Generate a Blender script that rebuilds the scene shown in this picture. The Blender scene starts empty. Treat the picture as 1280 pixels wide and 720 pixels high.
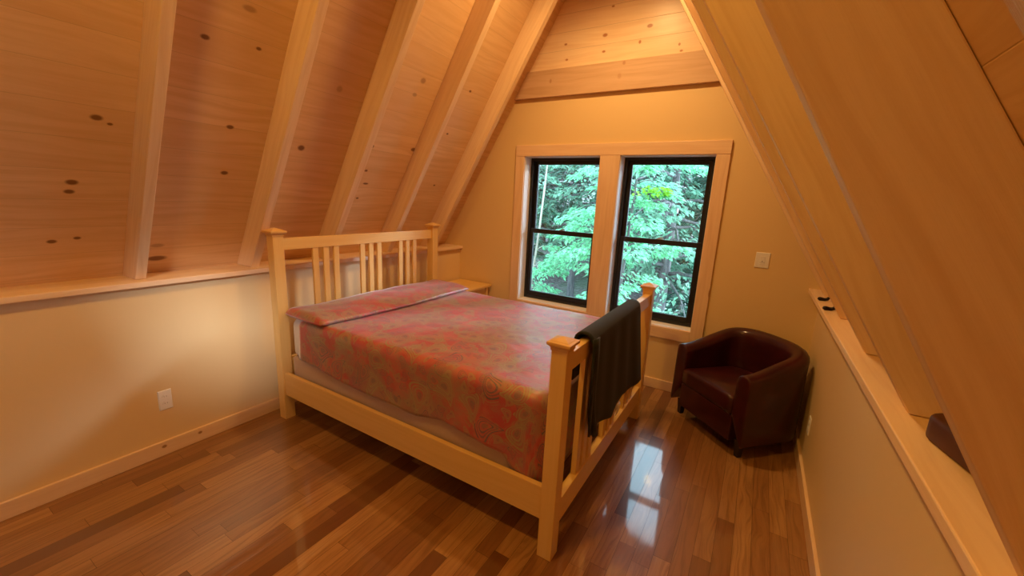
import bpy, bmesh, math, random
from mathutils import Vector, Matrix, noise

scene = bpy.context.scene
COL = scene.collection
PI = math.pi
random.seed(7)

# ------------------------------------------------------------------ room numbers (metres)
WR = 3.418            # right knee wall plane (left one is x = 0)
REAR = -6.4           # wall behind the camera
ZS = 1.10             # top of the ledges on both knee walls
SL = math.radians(59.3)
TAN = math.tan(SL)
LX0 = -0.04           # left rafters: inner edge at z = ZS
RX0 = 3.405           # right rafters: inner edge at z = ZS
RD = 0.195            # horizontal depth of a left rafter
RDR = 0.220           # and of a right one
RIDGE_X = (LX0 + RX0) / 2
RIDGE_Z = ZS + (RIDGE_X - LX0) * TAN

# ------------------------------------------------------------------ object helpers
def setp(o, label=None, cat=None, group=None, kind=None):
    if label: o['label'] = label
    if cat: o['category'] = cat
    if group: o['group'] = group
    if kind: o['kind'] = kind
    return o

def empty(name, loc=(0, 0, 0), rotz=0.0, parent=None):
    o = bpy.data.objects.new(name, None)
    o.empty_display_size = 0.1
    COL.objects.link(o)
    o.location = loc
    o.rotation_euler = (0, 0, rotz)
    if parent: o.parent = parent
    return o

def link(name, bm, mat, parent=None, smooth=False, bevel=0.0, seg=2):
    bmesh.ops.recalc_face_normals(bm, faces=bm.faces[:])
    me = bpy.data.meshes.new(name)
    bm.to_mesh(me); bm.free()
    if mat: me.materials.append(mat)
    if smooth:
        for p in me.polygons: p.use_smooth = True
    o = bpy.data.objects.new(name, me)
    COL.objects.link(o)
    if parent: o.parent = parent
    if bevel > 0:
        m = o.modifiers.new('bevel', 'BEVEL')
        m.width = bevel; m.segments = seg; m.limit_method = 'ANGLE'
        m.harden_normals = False
    return o

def uv_grain(bm, axis=0, off=None):
    """Wood UVs in metres: u runs along the grain axis, v across it."""
    uv = bm.loops.layers.uv.verify()
    if off is None: off = (random.uniform(0, 9), random.uniform(0, 9))
    bm.normal_update()
    others = [a for a in (0, 1, 2) if a != axis]
    for f in bm.faces:
        n = f.normal
        k = max(range(3), key=lambda a: abs(n[a]))
        if k == axis:
            a, b = others
        else:
            a = axis
            b = [q for q in others if q != k][0]
        sh = 0.37 * k
        for l in f.loops:
            c = l.vert.co
            l[uv].uv = (c[a] + off[0], c[b] + off[1] + sh)

def box(bm, lo, hi):
    xs, ys, zs = zip(lo, hi)
    v = [bm.verts.new((x, y, z)) for x in xs for y in ys for z in zs]
    for q in ((0, 1, 3, 2), (4, 6, 7, 5), (0, 4, 5, 1), (2, 3, 7, 6), (0, 2, 6, 4), (1, 5, 7, 3)):
        bm.faces.new([v[i] for i in q])
    return v

def taper(bm, lo, hi, lo2, hi2, z0, z1):
    """A box whose bottom rectangle lo-hi at z0 and top rectangle lo2-hi2 at z1 differ."""
    a = [bm.verts.new((x, y, z0)) for x, y in ((lo[0], lo[1]), (hi[0], lo[1]), (hi[0], hi[1]), (lo[0], hi[1]))]
    b = [bm.verts.new((x, y, z1)) for x, y in ((lo2[0], lo2[1]), (hi2[0], lo2[1]), (hi2[0], hi2[1]), (lo2[0], hi2[1]))]
    bm.faces.new(a[::-1]); bm.faces.new(b)
    for i in range(4):
        j = (i + 1) % 4
        bm.faces.new((a[i], a[j], b[j], b[i]))

def wood_box(name, lo, hi, mat, parent=None, axis=None, bevel=0.003):
    bm = bmesh.new()
    box(bm, lo, hi)
    if axis is None:
        axis = max(range(3), key=lambda a: hi[a] - lo[a])
    uv_grain(bm, axis)
    return link(name, bm, mat, parent, bevel=bevel)

def copy_tree(o, parent=None):
    c = o.copy(); COL.objects.link(c)
    if parent: c.parent = parent
    for ch in list(o.children): copy_tree(ch, c)
    return c

def tube(bm, pts, radii, seg=8):
    pts = [Vector(p) for p in pts]
    rings = []
    for i, p in enumerate(pts):
        t = (pts[min(i + 1, len(pts) - 1)] - pts[max(i - 1, 0)]).normalized()
        a = t.orthogonal().normalized() if i == 0 else (rings_a - t * rings_a.dot(t)).normalized()
        rings_a = a
        b = t.cross(a)
        rings.append([bm.verts.new(p + (a * math.cos(2 * PI * k / seg) + b * math.sin(2 * PI * k / seg)) * radii[i]) for k in range(seg)])
    for r, s in zip(rings, rings[1:]):
        for k in range(seg):
            bm.faces.new((r[k], r[(k + 1) % seg], s[(k + 1) % seg], s[k]))
    bm.faces.new(rings[0][::-1]); bm.faces.new(rings[-1])

# ------------------------------------------------------------------ materials
class NT:
    def __init__(self, name):
        self.m = bpy.data.materials.new(name)
        self.m.use_nodes = True
        self.t = self.m.node_tree
        self.bsdf = self.t.nodes['Principled BSDF']
        self.out = self.t.nodes['Material Output']
    def n(self, typ, **kw):
        nd = self.t.nodes.new(typ)
        for k, v in kw.items():
            if k.startswith('i_'):
                key = k[2:]
                key = int(key) if key.isdigit() else key.replace('_', ' ')
                if hasattr(v, 'is_linked') or isinstance(v, bpy.types.NodeSocket):
                    self.t.links.new(v, nd.inputs[key])
                else:
                    nd.inputs[key].default_value = v
            else:
                setattr(nd, k, v)
        return nd
    def L(self, a, b): self.t.links.new(a, b)
    def math(self, op, a, b=None, c=None, clamp=False):
        nd = self.t.nodes.new('ShaderNodeMath'); nd.operation = op; nd.use_clamp = clamp
        for i, v in enumerate((a, b, c)):
            if v is None: continue
            if isinstance(v, bpy.types.NodeSocket): self.L(v, nd.inputs[i])
            else: nd.inputs[i].default_value = v
        return nd.outputs[0]
    def vec(self, x, y, z=0.0):
        nd = self.t.nodes.new('ShaderNodeCombineXYZ')
        for i, v in enumerate((x, y, z)):
            if isinstance(v, bpy.types.NodeSocket): self.L(v, nd.inputs[i])
            else: nd.inputs[i].default_value = v
        return nd.outputs[0]
    def mix(self, f, a, b, mode='MIX'):
        nd = self.t.nodes.new('ShaderNodeMix'); nd.data_type = 'RGBA'; nd.blend_type = mode
        for s, v in ((nd.inputs[0], f), (nd.inputs[6], a), (nd.inputs[7], b)):
            if isinstance(v, bpy.types.NodeSocket): self.L(v, s)
            elif isinstance(v, (int, float)): s.default_value = v
            else: s.default_value = (*v, 1)
        return nd.outputs[2]
    def ramp(self, f, lo, hi):
        nd = self.t.nodes.new('ShaderNodeMapRange'); nd.interpolation_type = 'SMOOTHSTEP'
        self.L(f, nd.inputs[0]); nd.inputs[1].default_value = lo; nd.inputs[2].default_value = hi
        return nd.outputs[0]
    def noise(self, v, scale, detail=2.0, rough=.5, dist=0.0):
        nd = self.n('ShaderNodeTexNoise'); nd.inputs['Scale'].default_value = scale
        nd.inputs['Detail'].default_value = detail; nd.inputs['Roughness'].default_value = rough
        nd.inputs['Distortion'].default_value = dist
        self.L(v, nd.inputs['Vector']); return nd.outputs[0]
    def setb(self, **kw):
        for k, v in kw.items():
            s = self.bsdf.inputs[k.replace('_', ' ')]
            if isinstance(v, bpy.types.NodeSocket): self.L(v, s)
            else: s.default_value = (*v, 1) if isinstance(v, tuple) and len(v) == 3 else v

def plain(name, col, rough=.5, metal=0.0, **kw):
    k = NT(name); k.setb(Base_Color=col, Roughness=rough, Metallic=metal, **kw)
    return k.m

def wood(name, light, dark, knot=(.16, .06, .02), rough=.45, grain=28.0, board=None, phase=0.0, knots=None,
         kdens=.0, kscale=(1.3, 5.0), boardvar=.35, blotch=.3, saw=0.0, coat=0.0, gcon=.5, line_k=.30):
    """Wood seen through its UVs (metres, u along the grain)."""
    k = NT(name)
    uvn = k.n('ShaderNodeUVMap')
    sep = k.n('ShaderNodeSeparateXYZ'); k.L(uvn.outputs[0], sep.inputs[0])
    u, v = sep.outputs[0], sep.outputs[1]
    rnd = None
    uu, vv = u, v
    if board:
        q = k.math('DIVIDE', k.math('SUBTRACT', v, phase), board)
        idx = k.math('FLOOR', q)
        fr = k.math('FRACT', q)
        wn = k.n('ShaderNodeTexWhiteNoise', noise_dimensions='1D'); k.L(idx, wn.inputs['W'])
        rnd = wn.outputs['Value']
        uu = k.math('ADD', u, k.math('MULTIPLY', rnd, 37.0))
    # knots pull the grain round them
    d1 = k.noise(k.vec(k.math('MULTIPLY', uu, .9), k.math('MULTIPLY', vv, 4.0)), 1.0, 2.0)
    vw = k.math('ADD', k.math('MULTIPLY', vv, grain), k.math('MULTIPLY', d1, 5.0))
    g1 = k.noise(k.vec(k.math('MULTIPLY', uu, 1.6), vw), 1.0, 4.0, .6)
    g2 = k.noise(k.vec(k.math('MULTIPLY', uu, 1.2), k.math('MULTIPLY', vv, 3.0), 3.3), 1.0, 2.0)
    col = k.mix(k.math('MULTIPLY', k.ramp(g1, .35, .7), gcon), light, dark)
    mid = tuple(.55 * a + .45 * b for a, b in zip(light, dark))
    col = k.mix(k.math('MULTIPLY', k.ramp(g2, .45, .75), blotch), col, mid)
    if rnd is not None:
        shade = tuple(.45 * a + .55 * b for a, b in zip(light, dark))
        col = k.mix(k.math('MULTIPLY', rnd, boardvar), col, shade)
    km = None
    if kdens > 0:
        vo = k.n('ShaderNodeTexVoronoi'); vo.inputs['Scale'].default_value = 1.0
        vo.inputs['Randomness'].default_value = .9
        k.L(k.vec(k.math('MULTIPLY', uu, kscale[0]), k.math('MULTIPLY', vv, kscale[1])), vo.inputs['Vector'])
        sc = k.n('ShaderNodeSeparateColor'); k.L(vo.outputs['Color'], sc.inputs[0])
        on = k.math('LESS_THAN', sc.outputs[0], kdens)
        r0 = k.math('ADD', .03, k.math('MULTIPLY', sc.outputs[1], .05))
        rel = k.math('DIVIDE', vo.outputs['Distance'], r0)
        km = k.math('MULTIPLY', k.math('SUBTRACT', 1.0, k.ramp(rel, .55, 1.25)), on)
    for kn in (knots or []):
        ku, kv, r = kn[0], kn[1], kn[2] * .72; st = kn[3] if len(kn) > 3 else 1.6
        dx = k.math('DIVIDE', k.math('SUBTRACT', u, ku), r * st)
        dy = k.math('DIVIDE', k.math('SUBTRACT', v, kv), r)
        d = k.math('SQRT', k.math('ADD', k.math('MULTIPLY', dx, dx), k.math('MULTIPLY', dy, dy)))
        d = k.math('ADD', d, k.math('MULTIPLY', k.math('SUBTRACT', g1, .5), .5))
        one = k.math('MULTIPLY', k.math('SUBTRACT', 1.0, k.ramp(d, .6, 1.3)), kn[4] if len(kn) > 4 else 1.0)
        km = one if km is None else k.math('MAXIMUM', km, one)
    if km is not None:
        col = k.mix(k.math('MULTIPLY', km, .9), col, knot)
    h = k.math('MULTIPLY', g1, .25)
    if saw:
        ws = k.noise(k.vec(k.math('MULTIPLY', k.math('ADD', u, k.math('MULTIPLY', k.math('MULTIPLY', v, v), 1.5)), 26.0), k.math('MULTIPLY', v, 1.5)), 1.0, 2.0)
        col = k.mix(k.math('MULTIPLY', k.ramp(ws, .5, .75), saw), col, dark)
        h = k.math('ADD', h, k.math('MULTIPLY', ws, .6))
    if board:
        e = k.math('MINIMUM', fr, k.math('SUBTRACT', 1.0, fr))
        line = k.math('SUBTRACT', 1.0, k.ramp(k.math('MULTIPLY', e, board), .0003, .0018))
        col = k.mix(k.math('MULTIPLY', line, line_k), col, tuple(c * .35 for c in dark))
        h = k.math('SUBTRACT', h, k.math('MULTIPLY', line, 1.2))
    bp = k.n('ShaderNodeBump'); bp.inputs['Strength'].default_value = .25; bp.inputs['Distance'].default_value = .004
    k.L(h, bp.inputs['Height'])
    k.L(bp.outputs[0], k.bsdf.inputs['Normal'])
    k.setb(Base_Color=col, Roughness=rough)
    k.bsdf.inputs['Specular IOR Level'].default_value = .35
    if coat:
        k.bsdf.inputs['Coat Weight'].default_value = coat
        k.bsdf.inputs['Coat Roughness'].default_value = .25
    return k.m

PINE_L = (.80, .555, .30); PINE_D = (.58, .33, .13)
def vs(z): return (z - ZS) / math.sin(SL)
LEFT_KNOTS = [(-3.042, vs(1.929), .020), (-2.995, vs(1.909), .010), (-2.669, vs(2.352), .018), (-2.423, vs(2.373), .013),
              (-2.489, vs(1.977), .017), (-2.474, vs(1.725), .018), (-2.046, vs(1.92), .028, 1.2), (-3.191, vs(1.331), .016),
              (-3.10, vs(1.345), .013), (-3.121, vs(1.63), .020), (-3.13, vs(1.585), .017), (-2.754, vs(1.194), .026, 2.6), (-2.758, vs(1.278), .020, 2.4, .5),
              (-1.072, vs(2.027), .024), (-1.5, vs(2.0), .02, 1.5), (-1.47, vs(1.82), .014), (-1.43, vs(1.72), .012, 3.0), (-1.46, vs(1.6), .012), (-2.5, vs(2.52), .022, 2.2, .5),
              (-.75, vs(2.2), .012), (-.7, vs(2.55), .014), (-.62, vs(1.75), .013), (-1.25, vs(2.5), .03, 1.2, .6), (-1.28, vs(2.4), .02, 1.5, .5), (-1.9, vs(2.3), .03, 1.0, .35)]
M = {}
M['sheath_left'] = wood('pine_boards_left', PINE_L, PINE_D, board=.166, phase=vs(1.404), knots=LEFT_KNOTS, rough=.42, boardvar=.45, blotch=.45)
M['sheath_right'] = wood('pine_boards_right', PINE_L, PINE_D, board=.166, phase=.05, kdens=.06, kscale=(1.1, 4.0), rough=.5, boardvar=.45, blotch=.5)
M['gable'] = wood('pine_boards_gable', (.92, .72, .47), (.74, .48, .25), board=.150, phase=2.862, rough=.32, boardvar=.4, line_k=.6, blotch=.25,
                  knots=[(1.55, 3.085, .020), (1.18, 3.06, .013), (1.93, 3.10, .020), (1.86, 2.99, .020, .8), (1.2, 2.93, .013), (1.55, 2.955, .014), (2.18, 2.93, .016, .8), (2.2, 2.88, .012), (1.6, 3.3, .012)], knot=(.45, .17, .06))
M['beam'] = wood('pine_beam', (.64, .43, .26), (.48, .28, .14), rough=.5, knots=[(1.06, 2.72, .025, .6, .7), (1.75, 2.80, .022, .8, .7), (1.72, 2.70, .03, .8, .4)], knot=(.42, .19, .09), saw=.2)
M['rafter'] = wood('pine_rafter', (.86, .65, .41), (.68, .44, .22), kdens=.42, kscale=(2.2, 5.0), knot=(.30, .13, .05), rough=.5, saw=.22)
M['ledge'] = wood('pine_ledge', (.84, .62, .40), (.68, .43, .24), kdens=.06, knot=(.35, .16, .07), rough=.4)
M['trim'] = wood('pine_trim', (.84, .60, .38), (.68, .42, .23), kdens=.30, kscale=(1.8, 6.0), knot=(.36, .16, .07), rough=.4)
M['base'] = wood('pine_baseboard', (.82, .60, .38), (.66, .42, .24), knots=[(-2.905, .06, .014, 1.3), (-2.715, .06, .013, 1.3)], knot=(.28, .11, .04), rough=.35)
M['jamb'] = wood('whitewood_jamb', (.90, .86, .80), (.82, .74, .64), kdens=.05, knot=(.4, .25, .15), rough=.4, gcon=.3)
M['maple'] = wood('maple_bed', (.82, .55, .20), (.70, .43, .13), grain=40, rough=.34, gcon=.35, blotch=.2, coat=.25)
M['cap'] = wood('maple_caps', (.74, .46, .17), (.62, .36, .11), grain=40, rough=.3, gcon=.35, blotch=.2, coat=.3)

def paint(name, col, rough):
    k = NT(name)
    tc = k.n('ShaderNodeTexCoord')
    n1 = k.noise(tc.outputs['Object'], 260.0, 2.0)
    bp = k.n('ShaderNodeBump'); bp.inputs['Strength'].default_value = .06; bp.inputs['Distance'].default_value = .002
    k.L(n1, bp.inputs['Height']); k.L(bp.outputs[0], k.bsdf.inputs['Normal'])
    k.setb(Base_Color=col, Roughness=rough)
    return k.m
M['paint'] = paint('cream_wall_paint', (.77, .57, .30), .48)
M['paint_gable'] = paint('cream_gable_paint', (.77, .56, .27), .55)

def floor_mat():
    k = NT('oak_strip_floor')
    at = k.n('ShaderNodeVertexColor', layer_name='tone')
    sep = k.n('ShaderNodeSeparateColor'); k.L(at.outputs[0], sep.inputs[0])
    r, g, b = sep.outputs
    uvn = k.n('ShaderNodeUVMap')
    su = k.n('ShaderNodeSeparateXYZ'); k.L(uvn.outputs[0], su.inputs[0])
    u, v = su.outputs[0], su.outputs[1]
    d1 = k.noise(k.vec(k.math('MULTIPLY', u, 1.6), k.math('MULTIPLY', v, 9.0)), 1.0, 2.0)
    vw = k.math('ADD', k.math('MULTIPLY', v, 60.0), k.math('MULTIPLY', d1, 9.0))
    g1 = k.noise(k.vec(k.math('MULTIPLY', u, 2.2), vw), 1.0, 4.0, .65)
    pore = k.noise(k.vec(k.math('MULTIPLY', u, 12.0), k.math('MULTIPLY', v, 420.0)), 1.0, 2.0)
    base = k.n('ShaderNodeValToRGB')
    cr = base.color_ramp
    cr.elements[0].position = 0.0; cr.elements[0].color = (.165, .062, .020, 1)
    cr.elements[1].position = 1.0; cr.elements[1].color = (.46, .235, .085, 1)
    for p, c in ((.25, (.25, .105, .034)), (.55, (.33, .150, .050)), (.8, (.39, .19, .068))):
        e = cr.elements.new(p); e.color = (*c, 1)
    k.L(r, base.inputs[0])
    col = k.mix(k.math('MULTIPLY', k.ramp(g1, .38, .72), .55), base.outputs[0], (.13, .052, .018))
    col = k.mix(k.math('MULTIPLY', k.ramp(pore, .55, .8), .22), col, (.09, .035, .012))
    bp = k.n('ShaderNodeBump'); bp.inputs['Strength'].default_value = .05; bp.inputs['Distance'].default_value = .002
    k.L(g1, bp.inputs['Height'])
    k.setb(Base_Color=col, Roughness=.30)
    k.bsdf.inputs['Specular IOR Level'].default_value = .4
    k.bsdf.inputs['Coat Weight'].default_value = .9
    k.bsdf.inputs['Coat Roughness'].default_value = .055
    k.bsdf.inputs['Coat IOR'].default_value = 1.75
    k.L(bp.outputs[0], k.bsdf.inputs['Normal'])
    return k.m
M['floor'] = floor_mat()
M['dark'] = plain('dark_subfloor', (.03, .015, .008), .8)

def spread_mat():
    k = NT('paisley_cotton')
    uvn = k.n('ShaderNodeUVMap')
    uv = uvn.outputs[0]
    dn = k.n('ShaderNodeTexNoise'); dn.inputs['Scale'].default_value = 3.2; dn.inputs['Detail'].default_value = 1.0
    k.L(uv, dn.inputs['Vector'])
    off = k.n('ShaderNodeVectorMath', operation='MULTIPLY_ADD'); k.L(dn.outputs['Color'], off.inputs[0])
    off.inputs[1].default_value = (.10, .10, 0)
    k.L(uv, off.inputs[2])
    wuv = off.outputs[0]
    big = k.noise(uv, 2.4, 5.0, .62, .8)
    mid = k.noise(wuv, 7.0, 2.0)
    red = (.47, .055, .070); coral = (.52, .125, .105); olive = (.30, .22, .15); green = (.23, .225, .095); blue = (.105, .140, .18); plum = (.34, .11, .145)
    col = k.mix(k.ramp(mid, .42, .62), red, coral)
    col = k.mix(k.math('MULTIPLY', k.ramp(big, .47, .62), .70), col, olive)
    n3 = k.noise(wuv, 4.3, 2.0)
    col = k.mix(k.math('MULTIPLY', k.ramp(n3, .56, .68), .55), col, plum)
    # paisley teardrops: bent, tapering rings round scattered centres
    def paisley(scale, seed, reach):
        mp = k.n('ShaderNodeMapping'); mp.inputs['Scale'].default_value = (scale, scale, 1)
        mp.inputs['Location'].default_value = (seed * 3.1, seed * 1.7, 0); mp.inputs['Rotation'].default_value = (0, 0, seed)
        k.L(wuv, mp.inputs[0])
        vo = k.n('ShaderNodeTexVoronoi', voronoi_dimensions='2D'); vo.inputs['Scale'].default_value = 1.0; vo.inputs['Randomness'].default_value = .75
        k.L(mp.outputs[0], vo.inputs['Vector'])
        sc = k.n('ShaderNodeSeparateColor'); k.L(vo.outputs['Color'], sc.inputs[0])
        df = k.n('ShaderNodeVectorMath', operation='SUBTRACT'); k.L(mp.outputs[0], df.inputs[0]); k.L(vo.outputs['Position'], df.inputs[1])
        ro = k.n('ShaderNodeVectorRotate', rotation_type='Z_AXIS'); k.L(df.outputs[0], ro.inputs['Vector'])
        k.L(k.math('MULTIPLY', sc.outputs[0], 6.283), ro.inputs['Angle'])
        sx = k.n('ShaderNodeSeparateXYZ'); k.L(ro.outputs[0], sx.inputs[0])
        lx, ly = sx.outputs[0], k.math('ADD', sx.outputs[1], .08)
        bend = k.math('MULTIPLY', k.math('MULTIPLY', ly, ly), 1.1)
        lx = k.math('ADD', lx, k.math('SUBTRACT', .06, bend))
        taper_ = k.math('MAXIMUM', k.math('SUBTRACT', .80, k.math('MULTIPLY', ly, 1.05)), .22)
        lx = k.math('DIVIDE', lx, taper_)
        d = k.math('SQRT', k.math('ADD', k.math('MULTIPLY', lx, lx), k.math('MULTIPLY', k.math('MULTIPLY', ly, ly), .62)))
        return k.math('DIVIDE', d, reach), sc, vo.outputs['Distance']
    def band(d, c, w):
        return k.math('SUBTRACT', 1.0, k.ramp(k.math('ABSOLUTE', k.math('SUBTRACT', d, c)), w * .4, w))
    lime = (.35, .32, .15); slate = (.085, .115, .14)
    for scale, seed, reach, w in ((15.0, 1.4, .36, .8), (6.2, .3, .40, .9)):
        d, sc, vd = paisley(scale, seed, reach)
        on = k.math('GREATER_THAN', sc.outputs[1], .22)
        body = k.math('MULTIPLY', k.math('SUBTRACT', 1.0, k.ramp(d, .92, 1.0)), on)
        fill = k.mix(k.ramp(sc.outputs[2], .35, .65), olive, coral)
        col = k.mix(k.math('MULTIPLY', body, .42 * w), col, fill)
        tint = k.mix(k.ramp(sc.outputs[2], .55, .75), lime, slate)
        for c, wd, a in ((.98, .095, .95), (.74, .07, .7), (.52, .08, .85)):
            col = k.mix(k.math('MULTIPLY', k.math('MULTIPLY', band(d, c, wd), on), a * w), col, tint)
        core = k.math('MULTIPLY', k.math('SUBTRACT', 1.0, k.ramp(d, .22, .32)), on)
        col = k.mix(k.math('MULTIPLY', core, .42 * w), col, slate)
        if scale < 10:
            for c, wd, a in ((1.22, .05, .5), (1.42, .04, .35)):
                col = k.mix(k.math('MULTIPLY', k.math('MULTIPLY', band(d, c, wd), on), a), col, lime)
    r1 = k.noise(wuv, 60.0, 2.0)
    # small scrolling tendrils
    sw = k.n('ShaderNodeTexNoise'); sw.inputs['Scale'].default_value = 15.0; sw.inputs['Detail'].default_value = 1.0; sw.inputs['Distortion'].default_value = 1.2
    k.L(wuv, sw.inputs['Vector'])
    tv = k.math('ABSOLUTE', k.math('SUBTRACT', sw.outputs[0], .5))
    ten = k.math('SUBTRACT', 1.0, k.ramp(tv, .005, .020))
    col = k.mix(k.math('MULTIPLY', ten, .40), col, (.30, .27, .12))
    # woven threads
    tn = k.noise(uv, 420.0, 1.0)
    sp = k.n('ShaderNodeSeparateXYZ'); k.L(uv, sp.inputs[0])
    rib = k.noise(k.vec(k.math('MULTIPLY', sp.outputs[0], 9.0), k.math('MULTIPLY', sp.outputs[1], 60.0)), 1.0, 3.0)
    col = k.mix(k.math('MULTIPLY', k.ramp(tn, .45, .7), .18), col, (.12, .04, .035))
    bp = k.n('ShaderNodeBump'); bp.inputs['Strength'].default_value = .25; bp.inputs['Distance'].default_value = .005
    k.L(k.math('ADD', k.math('MULTIPLY', tn, .15), k.math('ADD', k.math('MULTIPLY', rib, .5), k.math('MULTIPLY', r1, .25))), bp.inputs['Height'])
    k.L(bp.outputs[0], k.bsdf.inputs['Normal'])
    k.setb(Base_Color=col, Roughness=.43)
    k.bsdf.inputs['Specular IOR Level'].default_value = .85
    k.bsdf.inputs['Sheen Weight'].default_value = .6
    k.bsdf.inputs['Sheen Roughness'].default_value = .3
    return k.m
M['spread'] = spread_mat()

def cloth(name, col, col2, scale=300, rough=.85, sheen=.3):
    k = NT(name)
    tc = k.n('ShaderNodeTexCoord')
    n1 = k.noise(tc.outputs['Object'], scale, 2.0)
    n2 = k.noise(tc.outputs['Object'], 6.0, 2.0)
    c = k.mix(k.math('MULTIPLY', k.math('ADD', n1, n2), .5), col, col2)
    bp = k.n('ShaderNodeBump'); bp.inputs['Strength'].default_value = .3; bp.inputs['Distance'].default_value = .002
    k.L(n1, bp.inputs['Height']); k.L(bp.outputs[0], k.bsdf.inputs['Normal'])
    k.setb(Base_Color=c, Roughness=rough)
    k.bsdf.inputs['Sheen Weight'].default_value = sheen
    return k.m
M['mattress'] = cloth('white_mattress', (.82, .80, .76), (.70, .68, .64))
M['boxspring'] = cloth('beige_ticking', (.58, .42, .32), (.48, .33, .24), scale=90)
M['throw'] = cloth('dark_green_fleece', (.006, .0075, .0036), (.012, .0145, .007), sheen=.06)
M['tag'] = plain('white_tag', (.85, .84, .8), .7)

def leather():
    k = NT('burgundy_leather')
    tc = k.n('ShaderNodeTexCoord')
    vo = k.n('ShaderNodeTexVoronoi'); vo.inputs['Scale'].default_value = 190.0
    k.L(tc.outputs['Object'], vo.inputs['Vector'])
    n2 = k.noise(tc.outputs['Object'], 7.0, 3.0)
    c = k.mix(k.ramp(n2, .35, .7), (.032, .0028, .0042), (.050, .0050, .0066))
    bp = k.n('ShaderNodeBump'); bp.inputs['Strength'].default_value = .10; bp.inputs['Distance'].default_value = .001
    k.L(vo.outputs['Distance'], bp.inputs['Height']); k.L(bp.outputs[0], k.bsdf.inputs['Normal'])
    k.setb(Base_Color=c, Roughness=.5)
    k.bsdf.inputs['Specular IOR Level'].default_value = .18
    k.bsdf.inputs['Coat Weight'].default_value = .60
    k.bsdf.inputs['Coat Roughness'].default_value = .15
    return k.m
M['leather'] = leather()
M['darkleg'] = plain('espresso_wood', (.012, .006, .005), .4)
M['black'] = plain('black_window_frame', (.010, .010, .012), .35)
M['plastic'] = plain('white_plastic', (.82, .80, .78), .35)
M['slot'] = plain('dark_slot', (.30, .26, .24), .5)
M['metal'] = plain('blackened_metal', (.018, .010, .009), .45, .6)
M['case'] = plain('dark_brown_case', (.085, .026, .014), .6)
M['caseinside'] = plain('dark_case_hollow', (.012, .005, .004), .85)
M['lockmetal'] = plain('grey_lock', (.35, .36, .38), .35, .7)

def glass():
    k = NT('window_glass')
    lw = k.n('ShaderNodeFresnel'); lw.inputs['IOR'].default_value = 1.5
    tr = k.n('ShaderNodeBsdfTransparent'); tr.inputs[0].default_value = (.95, .985, .97, 1)
    gl = k.n('ShaderNodeBsdfGlossy'); gl.inputs['Roughness'].default_value = .0
    mx = k.n('ShaderNodeMixShader')
    k.L(lw.outputs[0], mx.inputs[0]); k.L(tr.outputs[0], mx.inputs[1]); k.L(gl.outputs[0], mx.inputs[2])
    k.L(mx.outputs[0], k.out.inputs[0])
    return k.m
M['glass'] = glass()

def leafmat(name, col, trans=.4):
    k = NT(name)
    oi = k.n('ShaderNodeVertexColor', layer_name='tone')
    c = k.mix(oi.outputs[0], tuple(x * .62 for x in col), tuple(min(1, x * 1.25) for x in col))
    tl = k.n('ShaderNodeBsdfTranslucent'); k.L(c, tl.inputs[0])
    k.setb(Base_Color=c, Roughness=.5)
    mx = k.n('ShaderNodeMixShader'); mx.inputs[0].default_value = trans
    k.L(k.bsdf.outputs[0], mx.inputs[1]); k.L(tl.outputs[0], mx.inputs[2])
    k.L(mx.outputs[0], k.out.inputs[0])
    return k.m
M['leaf'] = leafmat('sapling_leaves', (.25, .66, .40), .5)
M['leaf_sunlit'] = leafmat('painted_sunlit_leaves', (.30, .62, .05), .5)  # sunlight on one spray, painted in as a lighter yellow-green leaf colour
M['leaf_mid'] = leafmat('forest_leaves', (.18, .40, .28), .4)
M['leaf_dark'] = leafmat('conifer_needles', (.055, .14, .10), .15)

def bark(name, a, b):
    k = NT(name)
    tc = k.n('ShaderNodeTexCoord')
    mp = k.n('ShaderNodeMapping'); mp.inputs['Scale'].default_value = (9, 9, 1.6); k.L(tc.outputs['Object'], mp.inputs[0])
    n1 = k.noise(mp.outputs[0], 2.0, 4.0, .6)
    k.setb(Base_Color=k.mix(k.ramp(n1, .35, .65), a, b), Roughness=.85)
    return k.m
M['bark_dark'] = bark('dark_bark', (.05, .055, .06), (.13, .13, .13))
M['bark_pale'] = bark('pale_bark', (.42, .38, .32), (.26, .24, .21))

def litter():
    k = NT('leaf_litter')
    tc = k.n('ShaderNodeTexCoord')
    n1 = k.noise(tc.outputs['Object'], 9.0, 5.0, .7)
    n2 = k.noise(tc.outputs['Object'], .6, 3.0)
    c = k.mix(k.ramp(n1, .35, .68), (.085, .075, .075), (.33, .31, .31))
    c = k.mix(k.math('MULTIPLY', k.ramp(n2, .5, .65), .6), c, (.08, .17, .09))
    k.setb(Base_Color=c, Roughness=.95)
    return k.m
M['litter'] = litter()

# ------------------------------------------------------------------ room shell
def structure(name, label, cat, bm=None, mat=None, loc=None, bevel=0.0, smooth=False):
    o = link(name, bm, mat, bevel=bevel, smooth=smooth) if bm is not None else empty(name, loc or (0, 0, 0))
    return setp(o, label, cat, kind='structure')

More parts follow.
